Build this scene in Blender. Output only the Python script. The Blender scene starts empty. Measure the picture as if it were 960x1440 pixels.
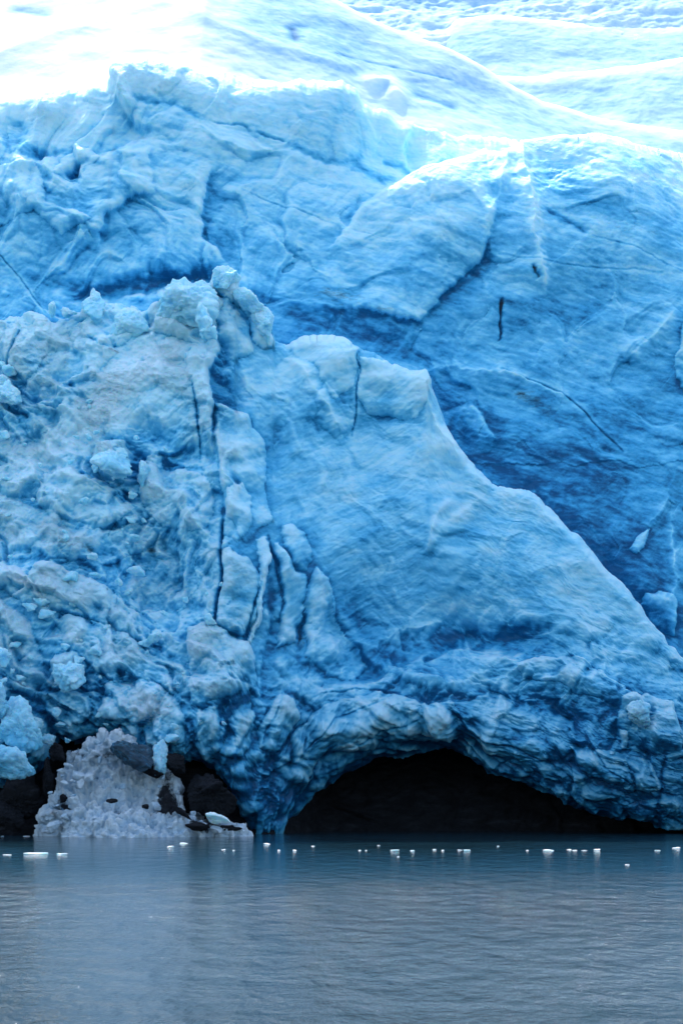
import bpy, math, random
import numpy as np

D2R = math.radians
sc = bpy.context.scene
col = sc.collection
CD, CH, F = 150.0, 4.0, 3000.0          # camera distance, camera height, focal length in photo pixels
f32 = np.float32

# ------------------------------------------------------------------ noise
def _hash(ix, iy, iz, seed):
    n = (ix.astype(np.uint32) * np.uint32(374761393) + iy.astype(np.uint32) * np.uint32(668265263)
         + iz.astype(np.uint32) * np.uint32(2147483647) + np.uint32((seed * 974634777 + 12345) & 0xffffffff))
    n = (n ^ (n >> np.uint32(13))) * np.uint32(1274126177)
    n = (n ^ (n >> np.uint32(15))) * np.uint32(2246822519)
    return n ^ (n >> np.uint32(16))

_G = np.random.RandomState(7).normal(size=(256, 3)).astype(f32)
_G /= np.linalg.norm(_G, axis=1, keepdims=True)

def perlin(x, y, z, seed=0):
    x = np.asarray(x, f32); y = np.asarray(y, f32); z = np.asarray(z, f32)
    xi = np.floor(x); yi = np.floor(y); zi = np.floor(z)
    fx, fy, fz = x - xi, y - yi, z - zi
    xi = xi.astype(np.int32); yi = yi.astype(np.int32); zi = zi.astype(np.int32)
    u = fx * fx * fx * (fx * (fx * 6 - 15) + 10)
    v = fy * fy * fy * (fy * (fy * 6 - 15) + 10)
    w = fz * fz * fz * (fz * (fz * 6 - 15) + 10)
    out = 0
    for dx in (0, 1):
        wx = u if dx else 1 - u
        for dy in (0, 1):
            wy = v if dy else 1 - v
            for dz in (0, 1):
                wz = w if dz else 1 - w
                g = _G[_hash(xi + dx, yi + dy, zi + dz, seed) & np.uint32(255)]
                d = g[..., 0] * (fx - dx) + g[..., 1] * (fy - dy) + g[..., 2] * (fz - dz)
                out = out + wx * wy * wz * d
    return out * 1.6

def fbm(x, y, z, octv=4, seed=0, gain=.5, lac=2.03):
    a, s, o = 1.0, 0, 0
    for i in range(octv):
        s = s + a * perlin(x, y, z, seed + i); o += a
        x, y, z, a = x * lac, y * lac, z * lac, a * gain
    return s / o * 1.5

def ridged(x, y, z, octv=4, seed=0, gain=.5):
    a, s, o = 1.0, 0, 0
    for i in range(octv):
        s = s + a * (1 - 2 * np.abs(perlin(x, y, z, seed + i))); o += a
        x, y, z, a = x * 2.07, y * 2.07, z * 2.07, a * gain
    return s / o

def billow(x, y, z, octv=3, seed=0, gain=.5):
    return -ridged(x, y, z, octv, seed, gain)

def facets(x, y, z, seed=0):
    """broken planes: every cell carries its own tilt; returns (height, distance to the cell border)"""
    xi = np.floor(x).astype(np.int32); yi = np.floor(y).astype(np.int32); zi = np.floor(z).astype(np.int32)
    b1 = np.full(x.shape, 1e9, f32); b2 = np.full(x.shape, 1e9, f32); h1 = np.zeros(x.shape, f32); h2 = np.zeros(x.shape, f32)
    for dx in (-1, 0, 1):
        for dy in (-1, 0, 1):
            for dz in (-1, 0, 1):
                cx, cy, cz = xi + dx, yi + dy, zi + dz
                h = _hash(cx, cy, cz, seed)
                r1 = (h & np.uint32(1023)).astype(f32) / 1023; r2 = ((h >> np.uint32(10)) & np.uint32(1023)).astype(f32) / 1023
                r3 = ((h >> np.uint32(20)) & np.uint32(1023)).astype(f32) / 1023
                vx, vy, vz = x - cx - r1, y - cy - r2, z - cz - r3
                d = vx * vx + vy * vy + vz * vz
                g = _G[(h >> np.uint32(5)) & np.uint32(255)]
                hh = g[..., 0] * vx + g[..., 1] * vy * .5 + g[..., 2] * vz + (r2 - .5) * .5
                c1 = d < b1; c2 = (~c1) & (d < b2)
                b2 = np.where(c1, b1, np.where(c2, d, b2)); h2 = np.where(c1, h1, np.where(c2, hh, h2))
                b1 = np.where(c1, d, b1); h1 = np.where(c1, hh, h1)
    e = np.sqrt(b2) - np.sqrt(b1)
    t = np.clip(e / .13, 0, 1); t = .5 + .5 * t * t * (3 - 2 * t)
    return h1 * t + h2 * (1 - t), e

def sstep(a, b, x):
    t = np.clip((x - a) / (b - a), 0, 1); return t * t * (3 - 2 * t)

# ------------------------------------------------------------------ photo pixel -> world point at a given depth
def at(px, py, Y):
    s = (Y + CD) / F
    return (px - 480) * s, CH + (1092 - py) * s

class Depth:
    """smooth depth surface Y(x,z) through control points given as (px, py, Y)"""
    def __init__(s, pts):
        P = [(*at(a, b, c), c) for a, b, c in pts]
        s.p = np.array([(a, b) for a, b, c in P]); v = np.array([c for a, b, c in P])
        n = len(P); A = np.zeros((n + 3, n + 3))
        A[:n, :n] = s.k(s.p[:, None] - s.p[None]) + np.eye(n) * .5
        A[:n, n] = 1; A[:n, n + 1:] = s.p; A[n:, :n] = A[:n, n:].T
        s.w = np.linalg.solve(A, np.concatenate([v, [0, 0, 0]]))
    def k(s, d):
        return np.sqrt((d ** 2).sum(-1) + 4.0)      # multiquadric
    def __call__(s, x, z):
        x = np.asarray(x, float); z = np.asarray(z, float)
        o = s.w[-3] + s.w[-2] * x + s.w[-1] * z
        for i in range(len(s.p)):
            o = o + s.w[i] * np.sqrt((x - s.p[i, 0]) ** 2 + (z - s.p[i, 1]) ** 2 + 4.0)
        return o
    def world(s, pts):
        r = []
        for px, py in pts:
            Y = 5.0
            for _ in range(5):
                x, z = at(px, py, Y); Y = float(s(x, z))
            r.append(at(px, py, Y))
        return np.array(r)

def seg_dist(X, Z, P, closed=False):
    """distance to a polyline, sign (+ on the left of travel), position 0..1 along it"""
    n = len(P); best = np.full(X.shape, 1e9, f32); sg = np.zeros(X.shape, f32); tt = np.zeros(X.shape, f32)
    m = n if closed else n - 1
    for i in range(m):
        a = P[i]; b = P[(i + 1) % n]; d = b - a; L = max(float(d @ d), 1e-9)
        t = np.clip(((X - a[0]) * d[0] + (Z - a[1]) * d[1]) / L, 0, 1)
        qx = X - a[0] - t * d[0]; qz = Z - a[1] - t * d[1]
        dd = qx * qx + qz * qz
        c = d[0] * (Z - a[1]) - d[1] * (X - a[0])
        k = dd < best
        best = np.where(k, dd, best); sg = np.where(k, np.sign(c), sg); tt = np.where(k, (i + t) / m, tt)
    return np.sqrt(best), sg, tt

def inside(X, Z, P):
    r = np.zeros(X.shape, bool); n = len(P)
    for i in range(n):
        a = P[i]; b = P[(i + 1) % n]
        if a[1] == b[1]: continue
        c = ((a[1] > Z) != (b[1] > Z)) & (X < (b[0] - a[0]) * (Z - a[1]) / (b[1] - a[1]) + a[0])
        r ^= c
    return r

class Feats:
    """hand-placed relief and tint on a wall: h = metres towards the viewer side, B = deeper blue, S = snow, Dt = dirt"""
    def __init__(s, depth, X, Z, warp=.5, seed=50):
        s.d = depth; s.X0, s.Z0 = X, Z
        wx = fbm(X * .35, Z * .35, X * 0 + 3, 4, seed, .6); wz = fbm(X * .35, Z * .35, X * 0 + 9, 4, seed + 5, .6)
        s.X = (X + wx * warp).astype(f32); s.Z = (Z + wz * warp).astype(f32)
        s.h = np.zeros(X.shape, f32); s.B = np.zeros(X.shape, f32); s.S = np.zeros(X.shape, f32); s.Dt = np.zeros(X.shape, f32)
    def box(s, P, m):
        k = (s.X > P[:, 0].min() - m) & (s.X < P[:, 0].max() + m) & (s.Z > P[:, 1].min() - m) & (s.Z < P[:, 1].max() + m)
        return np.nonzero(k)
    def step(s, pts, amp, w=3.0, blue=.25, w2=.8, taper=True, white=.1):
        """a broken edge: ice on the left of travel stands proud and fades back over w; a deep blue undercut on the other side"""
        P = s.d.world(pts); k = s.box(P, w * 3)
        d, g, t = seg_dist(s.X[k], s.Z[k], P)
        tp = np.clip(np.minimum(t, 1 - t) * 5, 0, 1) if taper else sstep(P[-1, 0] - 1.5, P[-1, 0] + 6, s.X[k])
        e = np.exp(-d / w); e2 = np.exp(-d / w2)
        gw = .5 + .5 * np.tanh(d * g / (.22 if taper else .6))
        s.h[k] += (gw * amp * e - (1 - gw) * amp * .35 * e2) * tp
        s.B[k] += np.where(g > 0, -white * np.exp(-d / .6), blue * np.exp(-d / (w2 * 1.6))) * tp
    def ridge(s, pts, amp, w=1.0, blue=-.1, pw=1.0, dirt=0.0):
        P = s.d.world(pts); k = s.box(P, w * 4)
        d, g, t = seg_dist(s.X[k], s.Z[k], P)
        tp = np.clip(np.minimum(t, 1 - t) * 6, 0, 1) ** .7
        e = np.exp(-(d / w) ** pw) * tp
        s.h[k] += amp * e; s.B[k] += blue * e; s.Dt[k] += dirt * e
    def crack(s, pts, w=.12, depth=1.6, blue=.8, dark=.5):
        w = w * .55; depth = depth * .28; blue = blue * .7; dark = dark * .35
        P = s.d.world(pts); k = s.box(P, 2.0)
        X = s.X0[k] * .6 + s.X[k] * .4; Z = s.Z0[k] * .6 + s.Z[k] * .4
        d, g, t = seg_dist(X, Z, P); tp = np.clip(np.minimum(t, 1 - t) * 6, 0.25, 1)
        e = np.exp(-(d / (w * tp)) ** 2)
        s.h[k] -= depth * e * tp; s.B[k] += blue * np.exp(-(d / (w * 1.8)) ** 2) - .12 * np.exp(-((d - w * 4) / (w * 3)) ** 2); s.Dt[k] += dark * e
    def plate(s, pts, h, r=1.2, blue=0.0, top=.15, tilt=(0, 0), rim=.2):
        """a block or lobe standing out of the wall inside the outline, rounded over r at its border"""
        P = s.d.world(pts); k = s.box(P, 2.0)
        X, Z = s.X[k], s.Z[k]
        d, g, t = seg_dist(X, Z, P, True); ins = inside(X, Z, P)
        q = np.clip(d / r, 0, 1); prof = np.sqrt(1 - (1 - q) ** 2)
        c = P.mean(0); R = max(np.ptp(P[:, 0]), np.ptp(P[:, 1])) / 2
        tl = 1 + tilt[0] * (X - c[0]) / R + tilt[1] * (Z - c[1]) / R
        zt = (Z - P[:, 1].min()) / max(np.ptp(P[:, 1]), .1)
        hm = .75 + .9 * perlin(X * .45, Z * .45, X * 0, 77)
        s.h[k] += np.where(ins, h * prof * tl * hm * .85, 0)
        s.B[k] += np.where(ins, blue - top * (zt - .4) * 2 * q, rim * .7 * np.exp(-d / .6))  # upper part paler, lower bluer: light from above put into the tint
    def patch(s, cx, cy, rx, ry, ang=0, blue=0, snow=0, dirt=0, h=0, p=1.0):
        c = s.d.world([(cx, cy)])[0]; a = D2R(ang); sx = (CD + 5) / F
        k = s.box(np.array([c]), max(rx, ry) * sx * 2.6)
        u = ((s.X[k] - c[0]) * math.cos(a) + (s.Z[k] - c[1]) * math.sin(a)) / (rx * sx)
        v = (-(s.X[k] - c[0]) * math.sin(a) + (s.Z[k] - c[1]) * math.cos(a)) / (ry * sx)
        e = np.exp(-(u * u + v * v) ** p)
        s.B[k] += blue * e; s.S[k] += snow * e; s.Dt[k] += dirt * e; s.h[k] += h * e

# ------------------------------------------------------------------ mesh helpers
def link(name, me, mat, parent=None):
    o = bpy.data.objects.new(name, me); col.objects.link(o)
    if mat: me.materials.append(mat)
    if parent: o.parent = parent
    return o

def tag(o, label=None, cat=None, group=None, kind=None):
    if label: o['label'] = label
    if cat: o['category'] = cat
    if group: o['group'] = group
    if kind: o['kind'] = kind
    return o

def mesh_np(name, co, faces, attr=None):
    me = bpy.data.meshes.new(name)
    n, m = len(co), len(faces); k = faces.shape[1]
    me.vertices.add(n); me.vertices.foreach_set('co', co.astype(f32).ravel())
    me.loops.add(m * k); me.loops.foreach_set('vertex_index', faces.astype(np.int32).ravel())
    me.polygons.add(m); me.polygons.foreach_set('loop_start', np.arange(0, m * k, k, dtype=np.int32))
    me.update(calc_edges=True)
    me.polygons.foreach_set('use_smooth', np.ones(m, bool))
    if attr is not None:
        a = me.attributes.new('ice', 'FLOAT_COLOR', 'POINT')
        a.data.foreach_set('color', attr.astype(f32).ravel())
    me.validate()
    return me

def grid_faces(r, c):
    i = np.arange(r * c).reshape(r, c)
    return np.stack([i[:-1, :-1], i[1:, :-1], i[1:, 1:], i[:-1, 1:]], -1).reshape(-1, 4)

def box_blur(a, n):
    def one(a, ax):
        p = np.pad(a, [(n, n) if i == ax else (0, 0) for i in (0, 1)], mode='edge').astype(np.float64)
        c = np.cumsum(p, ax); c = np.insert(c, 0, 0, ax)
        L = a.shape[ax]
        hi = np.take(c, np.arange(2 * n + 1, 2 * n + 1 + L), ax); lo = np.take(c, np.arange(0, L), ax)
        return ((hi - lo) / (2 * n + 1))
    return one(one(a, 0), 1).astype(f32)

def low_shade(X, Z):  # darkens the lower ice: shade of the overhanging foot put into colour
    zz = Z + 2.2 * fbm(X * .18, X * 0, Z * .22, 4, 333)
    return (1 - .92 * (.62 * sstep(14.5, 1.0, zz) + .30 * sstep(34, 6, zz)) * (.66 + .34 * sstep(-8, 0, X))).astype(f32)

def normals(P):
    du = np.gradient(P, axis=1); dv = np.gradient(P, axis=0)
    n = np.cross(du, dv); n /= np.maximum(np.linalg.norm(n, axis=-1, keepdims=True), 1e-9)
    return n

def xaxis(x0, x1, st, far, coarse=.6):
    a = np.arange(x0, x1, st)
    return np.concatenate([np.arange(-far, x0, coarse), a, np.arange(a[-1] + coarse, far, coarse)])

def polyx(pts, Y, xs):
    P = np.array([at(a, b, Y) for a, b in pts]); return np.interp(xs, P[:, 0], P[:, 1])

# ------------------------------------------------------------------ materials
class NT:
    def __init__(s, name):
        s.m = bpy.data.materials.new(name); s.m.use_nodes = True; s.t = s.m.node_tree; s.t.nodes.clear()
        s.out = s.n('ShaderNodeOutputMaterial')
    def n(s, t, ins=None, **kw):
        x = s.t.nodes.new(t)
        for k, v in kw.items(): setattr(x, k, v)
        for k, v in (ins or {}).items():
            if hasattr(v, 'outputs'): v = v.outputs[0]
            if isinstance(v, bpy.types.NodeSocket): s.t.links.new(v, x.inputs[k])
            else: x.inputs[k].default_value = v
        return x
    def math(s, op, a, b=0.0, c=None, clamp=False):
        i = {0: a, 1: b}
        if c is not None: i[2] = c
        return s.n('ShaderNodeMath', i, operation=op, use_clamp=clamp)
    def noise(s, vec, scale, detail=5, rough=.55, **k):
        return s.n('ShaderNodeTexNoise', {'Vector': vec, 'Scale': scale, 'Detail': detail, 'Roughness': rough, **k})
    def map(s, vec, rot=(0, 0, 0), scale=(1, 1, 1)):
        return s.n('ShaderNodeMapping', {'Vector': vec, 'Rotation': rot, 'Scale': scale})
    def ramp(s, fac, stops, interp='LINEAR'):
        r = s.n('ShaderNodeValToRGB', {'Fac': fac}); e = r.color_ramp.elements; r.color_ramp.interpolation = interp
        while len(e) < len(stops): e.new(.5)
        for q, (p, c) in zip(e, stops): q.position = p; q.color = (*c, 1) if len(c) == 3 else c
        return r
    def mix(s, f, a, b, blend='MIX'):
        x = s.n('ShaderNodeMix', data_type='RGBA', blend_type=blend)
        for k, v in ((0, f), (6, a), (7, b)):
            if hasattr(v, 'outputs'): v = v.outputs[2] if v.bl_idname == 'ShaderNodeMix' else v.outputs[0]
            if isinstance(v, bpy.types.NodeSocket): s.t.links.new(v, x.inputs[k])
            else: x.inputs[k].default_value = (*v, 1) if isinstance(v, tuple) and len(v) == 3 else v
        return x

def o2(x): return x.outputs[2] if x.bl_idname == 'ShaderNodeMix' else x.outputs[0]

ICE_STOPS = [(0.0, (.72, .94, .99)), (.20, (.57, .88, .97)), (.38, (.35, .77, .93)), (.56, (.16, .60, .84)), (.74, (.06, .42, .69)), (.9, (.018, .22, .43)), (1.0, (.008, .12, .27))]

def ice_material(name, streak_rot=25, streak=.16, rough_bump=.5, use_attr=True, bias=0.0, grain=.10, rubbly=False):
    T = NT(name)
    geo = T.n('ShaderNodeNewGeometry'); pos = geo.outputs['Position']
    st1 = T.map(pos, (0, D2R(streak_rot), 0), (.32, .8, 2.0))
    wv = T.noise(pos, .5, 3, .5)
    wsc = T.n('ShaderNodeVectorMath', {0: wv.outputs['Color'], 1: (1.3, 1.3, 1.3)}, operation='MULTIPLY')
    st2 = T.n('ShaderNodeVectorMath', {0: st1, 1: wsc}, operation='ADD')
    n1 = T.noise(st2, 1.0, 7, .62)
    n2 = T.noise(pos, 1.6, 8, .65)
    n3 = T.noise(pos, 9.0, 5, .7)
    if use_attr:
        at_ = T.n('ShaderNodeAttribute', attribute_name='ice'); sep = T.n('ShaderNodeSeparateColor', {0: at_.outputs['Color']})
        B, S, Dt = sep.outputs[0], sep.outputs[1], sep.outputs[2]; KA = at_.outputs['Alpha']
    else:
        up = T.n('ShaderNodeSeparateXYZ', {0: geo.outputs['Normal']})
        B = T.math('MULTIPLY_ADD', up.outputs[2], -.13, .34 + bias).outputs[0]  # upward faces paler: skylight put into the tint
        S, Dt = 0.0, 0.0; KA = 1.0
    f = T.math('MULTIPLY_ADD', T.math('SUBTRACT', n1, .5), streak * 2.4, B)
    f = T.math('MULTIPLY_ADD', T.math('SUBTRACT', n2, .5), grain * 2.6, f)
    f = T.math('MULTIPLY_ADD', T.math('SUBTRACT', n3, .5), grain * 1.6, f)
    c = T.ramp(f, ICE_STOPS)
    # old snow frozen on: whiter, slightly warm, granular
    sn = T.noise(pos, 3.0, 8, .72)
    sm = T.math('MULTIPLY_ADD', T.math('SUBTRACT', sn, .5), 1.6, S)
    sm = T.n('ShaderNodeMapRange', {0: sm, 1: .35, 2: .75})
    c = T.mix(sm, c, (.72, .91, .98))
    c = T.mix(T.math('SUBTRACT', 1.0, KA), c, (.28, .38, .44), 'MULTIPLY')  # foot shade multiplied into the ice colour through the alpha channel
    # sediment
    dn = T.noise(T.map(pos, (0, D2R(streak_rot), 0), (.7, 1, 1.8)), 2.2, 8, .7)
    dm = T.math('MULTIPLY_ADD', T.math('SUBTRACT', dn, .5), 1.5, Dt)
    dm = T.n('ShaderNodeMapRange', {0: dm, 1: .38, 2: .95, 4: .92})
    c = T.mix(dm, c, (.022, .030, .038))
    # fine relief
    b1 = T.noise(T.n('ShaderNodeVectorMath', {0: T.map(pos, (0, D2R(streak_rot), 0), (.5, .8, 1.1)), 1: wsc}, operation='ADD'), 1.2, 9, .64)
    b2 = T.noise(pos, 2.6, 9, .68)
    vor = T.n('ShaderNodeTexVoronoi', {'Vector': T.n('ShaderNodeVectorMath', {0: pos, 1: wsc}, operation='ADD'), 'Scale': 2.2, 'Detail': 2.0}, feature='F1')
    hh = T.math('MULTIPLY_ADD', b2, .5, b1)
    hh = T.math('MULTIPLY_ADD', vor, .30, hh)
    bm_ = T.n('ShaderNodeMapRange', {0: T.noise(pos, .22, 4, .6), 1: .38, 2: .62, 3: rough_bump * .12, 4: rough_bump * .75})
    xx_ = T.n('ShaderNodeMapRange', {0: T.n('ShaderNodeSeparateXYZ', {0: pos}), 1: -3.0, 2: -11.0, 3: 1.0, 4: 2.8 if rubbly else 1.3})
    bm_ = T.math('MULTIPLY', bm_, xx_)
    bump = T.n('ShaderNodeBump', {'Height': hh, 'Strength': bm_.outputs[0], 'Distance': .85})
    ro = T.n('ShaderNodeMapRange', {0: f, 1: .1, 2: .9, 3: .62, 4: .38})
    p = T.n('ShaderNodeBsdfPrincipled', {'Base Color': o2(c), 'Roughness': ro.outputs[0], 'Normal': bump.outputs[0], 'IOR': 1.31, 'Specular IOR Level': .35, 'Subsurface Weight': .45 if rubbly else .6, 'Subsurface Radius': (.3, .7, 1.0), 'Subsurface Scale': .35 if rubbly else .6})
    T.t.links.new(p.outputs[0], T.out.inputs[0])
    return T.m

def snow_material(name, white=(.90, .92, .94), bump_s=.35, dirt=.0):
    T = NT(name)
    geo = T.n('ShaderNodeNewGeometry'); pos = geo.outputs['Position']
    at_ = T.n('ShaderNodeAttribute', attribute_name='ice'); sep = T.n('ShaderNodeSeparateColor', {0: at_.outputs['Color']})
    n = T.noise(pos, .7, 9, .68); n2 = T.noise(T.map(pos, (0, D2R(12), 0), (.3, .5, 1.6)), 1.4, 8, .65)
    f = T.math('MULTIPLY_ADD', T.math('SUBTRACT', n, .5), .30, sep.outputs[0])
    f = T.math('MULTIPLY_ADD', T.math('SUBTRACT', n2, .5), .34, f)
    c = T.ramp(f, [(0, white), (.25, tuple(a * b for a, b in zip(white, (.87, .935, .98)))), (.5, (.50, .70, .84)), (.75, (.18, .45, .66)), (1, (.03, .2, .4))])
    dn = T.noise(pos, 1.9, 9, .74)
    dm = T.n('ShaderNodeMapRange', {0: T.math('MULTIPLY_ADD', T.math('SUBTRACT', dn, .5), 1.8, sep.outputs[2]), 1: .45, 2: .8})
    c = T.mix(dm, c, (.03, .035, .045))
    b = T.noise(pos, 2.0, 9, .7)
    bump = T.n('ShaderNodeBump', {'Height': b, 'Strength': bump_s, 'Distance': .6})
    p = T.n('ShaderNodeBsdfPrincipled', {'Base Color': o2(c), 'Roughness': .75, 'Normal': bump.outputs[0], 'Specular IOR Level': .2})
    T.t.links.new(p.outputs[0], T.out.inputs[0])
    return T.m

def rock_material(name):
    T = NT(name)
    pos = T.n('ShaderNodeNewGeometry').outputs['Position']
    n = T.noise(T.map(pos, (0, D2R(12), 0), (.35, .6, 1.6)), 1.2, 9, .66)
    c = T.ramp(n, [(.3, (.004, .005, .007)), (.55, (.010, .012, .016)), (.78, (.030, .034, .044))])
    b = T.noise(pos, 2.0, 9, .7)
    bump = T.n('ShaderNodeBump', {'Height': b, 'Strength': .7, 'Distance': .4})
    p = T.n('ShaderNodeBsdfPrincipled', {'Base Color': c.outputs[0], 'Roughness': .85, 'Specular IOR Level': .2, 'Normal': bump.outputs[0]})
    T.t.links.new(p.outputs[0], T.out.inputs[0])
    return T.m

def water_material():
    T = NT('glacial_water')
    pos = T.n('ShaderNodeNewGeometry').outputs['Position']
    m1 = T.map(pos, (0, 0, D2R(8)), (2.0, 1.2, 1)); m2 = T.map(pos, (0, 0, D2R(-14)), (3.2, 1.6, 1))
    a = T.noise(m1, .9, 6, .6); b = T.noise(m2, 3.0, 5, .6); big = T.noise(T.map(pos, (0, 0, D2R(3)), (.02, .09, 1)), 1.0, 4, .55)
    c_ = T.noise(T.map(pos, (0, 0, D2R(5)), (1.0, .34, 1)), 1.0, 3, .5)
    h = T.math('MULTIPLY_ADD', b, .22, T.math('MULTIPLY_ADD', a, .5, T.math('MULTIPLY', c_, 1.5)))
    gust = T.n('ShaderNodeMapRange', {0: big, 1: .35, 2: .65, 3: .6, 4: 1.0})
    yy = T.n('ShaderNodeSeparateXYZ', {0: pos})
    calm = T.n('ShaderNodeMapRange', {0: T.math('MULTIPLY_ADD', big, 40.0, yy.outputs[1]), 1: -20.0, 2: -80.0, 3: .22, 4: 1.0})
    gust = T.math('MULTIPLY', gust, calm)
    bump = T.n('ShaderNodeBump', {'Height': h, 'Strength': gust.outputs[0], 'Distance': .85})
    p = T.n('ShaderNodeBsdfPrincipled', {'Base Color': o2(T.mix(T.n('ShaderNodeMapRange', {0: calm, 1: .3, 2: 1.0}), (.010, .034, .048), (.028, .078, .108))), 'Roughness': .06, 'Normal': bump.outputs[0], 'IOR': 1.33})  # base colour darker near the ice: glacier's shadow put into the water colour
    T.t.links.new(p.outputs[0], T.out.inputs[0])
    return T.m

M_CLIFF = ice_material('blue_wall_ice', 22, .24, .30)
M_BUT = ice_material('fractured_ice', 20, .19, .38, rubbly=True)
M_BLOCK = ice_material('block_ice', 15, .12, .42)
M_BLOCK_D = M_BLOCK
M_BRASH = ice_material('white_floating_ice', 0, .03, .3, use_attr=False, bias=-.30, grain=.03)
M_SNOW = snow_material('sunlit_firn', bump_s=.12)
M_DEBRIS = snow_material('granular_snow', white=(.80, .90, .94), bump_s=1.0)
M_ROCK = rock_material('wet_dark_rock')
M_WATER = water_material()

# ------------------------------------------------------------------ the rear cliff
XS = None
def build_sheet(name, mat, depth, crest, crestY, bottom, feats, noise, step=.075, back=14, roll=1.6, x_in=28.5, far=46, lip=0,
                base=.45, zcol=None, seed=0, backslope=.05, colour=None, rimk=.05, rimw=1.0, smooth_rim=.2):
    xs = xaxis(-x_in, x_in, step, far)
    ztop = polyx(crest, crestY, xs); 
    ztop = ztop + .5 * fbm(xs * .5, xs * 0, xs * 0 + seed, 5, seed + 3, .6)
    zbot = bottom(xs)
    nrow = int((ztop - zbot).max() / step)
    t = np.linspace(0, 1, nrow)[:, None]
    Z = ztop[None] * (1 - t) + zbot[None] * t
    X = np.repeat(xs[None], nrow, 0)
    Y = depth(X, Z).astype(f32)
    # the crest rolls over and runs back
    dz = (ztop[None] - Z)
    q = np.clip(dz / roll, 0, 1); Y = Y + roll * .9 * (1 - np.sqrt(1 - (1 - q) ** 2))
    if lip:
        qb = np.clip((Z - zbot[None]) / 3.6, 0, 1); Y = Y + 3.4 * (1 - np.sqrt(1 - (1 - qb) ** 2))
    P = np.stack([X, Y, Z], -1)
    nb = 26
    tb = np.linspace(1, 0, nb, endpoint=False)[:, None]
    Yb = Y[0][None] + back * tb ** 2; Zb = ztop[None] - backslope * back * tb ** 2
    PB = np.stack([np.repeat(xs[None], nb, 0), Yb, Zb], -1)
    rows = [PB, P]
    if lip:
        nl = 40; tl = np.linspace(0, 1, nl + 1)[1:, None]
        Yl = Y[-1][None] + lip * tl; zz = zbot[None]
        Zl = zz + np.minimum(1.2 * np.sin(np.minimum(tl * 3, 1) * math.pi / 2), 99) * (zz > -.5) - 0.0 * tl
        rows.append(np.stack([np.repeat(xs[None], nl, 0), Yl, Zl], -1))
    P = np.concatenate(rows, 0)
    X, Y, Z = P[..., 0], P[..., 1], P[..., 2]
    Fx = Feats(depth, X.astype(f32), Z.astype(f32), seed=seed + 60)
    feats(Fx)
    nh, nB = noise(X.astype(f32), Y.astype(f32), Z.astype(f32), Fx)
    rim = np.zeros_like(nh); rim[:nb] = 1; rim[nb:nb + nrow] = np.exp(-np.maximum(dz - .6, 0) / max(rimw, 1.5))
    h = Fx.h + nh * (1 - smooth_rim * rim)
    if lip:
        h[-nl:] *= np.linspace(1, .1, nl)[:, None]
    h[:nb - 6] *= .5
    N = normals(P)
    if N[nb + nrow // 2, len(xs) // 2, 1] > 0: N = -N
    # relief pushes out mostly horizontally so that outlines stay where they are
    Dv = np.stack([N[..., 0] * .5, np.minimum(N[..., 1], -.35), N[..., 2] * .5], -1)
    P = P + Dv * h[..., None]
    N2 = normals(P)
    if N2[nb + nrow // 2, len(xs) // 2, 1] > 0: N2 = -N2
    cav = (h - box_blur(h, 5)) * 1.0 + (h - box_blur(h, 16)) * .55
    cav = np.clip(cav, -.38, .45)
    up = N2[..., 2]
    rim = np.zeros_like(h); rim[:nb] = 1; rim[nb:nb + nrow] = np.exp(-np.maximum(dz - .4, 0) / rimw)  # crest band for a paler tint: sunlit rim glow put into colour
    B = base + Fx.B + nB - rimk * rim - cav * .68 - np.clip(up, -.6, .8) * .26  # hollows bluer, upward faces paler: occlusion and skylight put into the tint
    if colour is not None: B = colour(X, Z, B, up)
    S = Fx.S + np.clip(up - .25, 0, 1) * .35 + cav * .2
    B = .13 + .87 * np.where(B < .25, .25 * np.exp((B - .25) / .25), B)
    attr = np.stack([np.clip(B, 0, 1), np.clip(S, 0, 1), np.clip(Fx.Dt, 0, 1), low_shade(X, Z)], -1)
    if not lip:
        return link(name, mesh_np(name, P.reshape(-1, 3), grid_faces(*X.shape)[:, ::-1], attr.reshape(-1, 4)), mat)
    k = len(P) - nl
    o = link(name, mesh_np(name, P[:k].reshape(-1, 3), grid_faces(k, X.shape[1])[:, ::-1], attr[:k].reshape(-1, 4)), mat)
    link('arch_ceiling', mesh_np('arch_ceiling', P[k - 1:].reshape(-1, 3), grid_faces(nl + 1, X.shape[1])[:, ::-1], attr[k - 1:].reshape(-1, 4)), mat, o)
    return o

cliff_depth = Depth([(0, 128, 14), (165, 80, 13), (330, 98, 14), (500, 115, 15), (700, 155, 20), (960, 195, 22), (560, 200, 16), (700, 205, 19),
    (-300, 150, 14), (1250, 200, 21), (0, 400, 9), (150, 400, 9), (300, 360, 9.5), (480, 430, 9), (650, 300, 11.5), (700, 400, 9.5), (830, 260, 13),
    (830, 400, 10.5), (960, 400, 10.5), (700, 520, 8.2), (960, 600, 8), (1250, 600, 8), (900, 800, 5.5), (960, 930, 4), (700, 700, 7), (480, 250, 12.5),
    (200, 250, 10.5), (0, 250, 11), (-300, 500, 9), (480, 900, 8), (0, 900, 9), (300, 1100, 9), (1250, 1000, 4), (-300, 1000, 9), (90, 180, 12.5), (260, 200, 11.5)])

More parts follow.
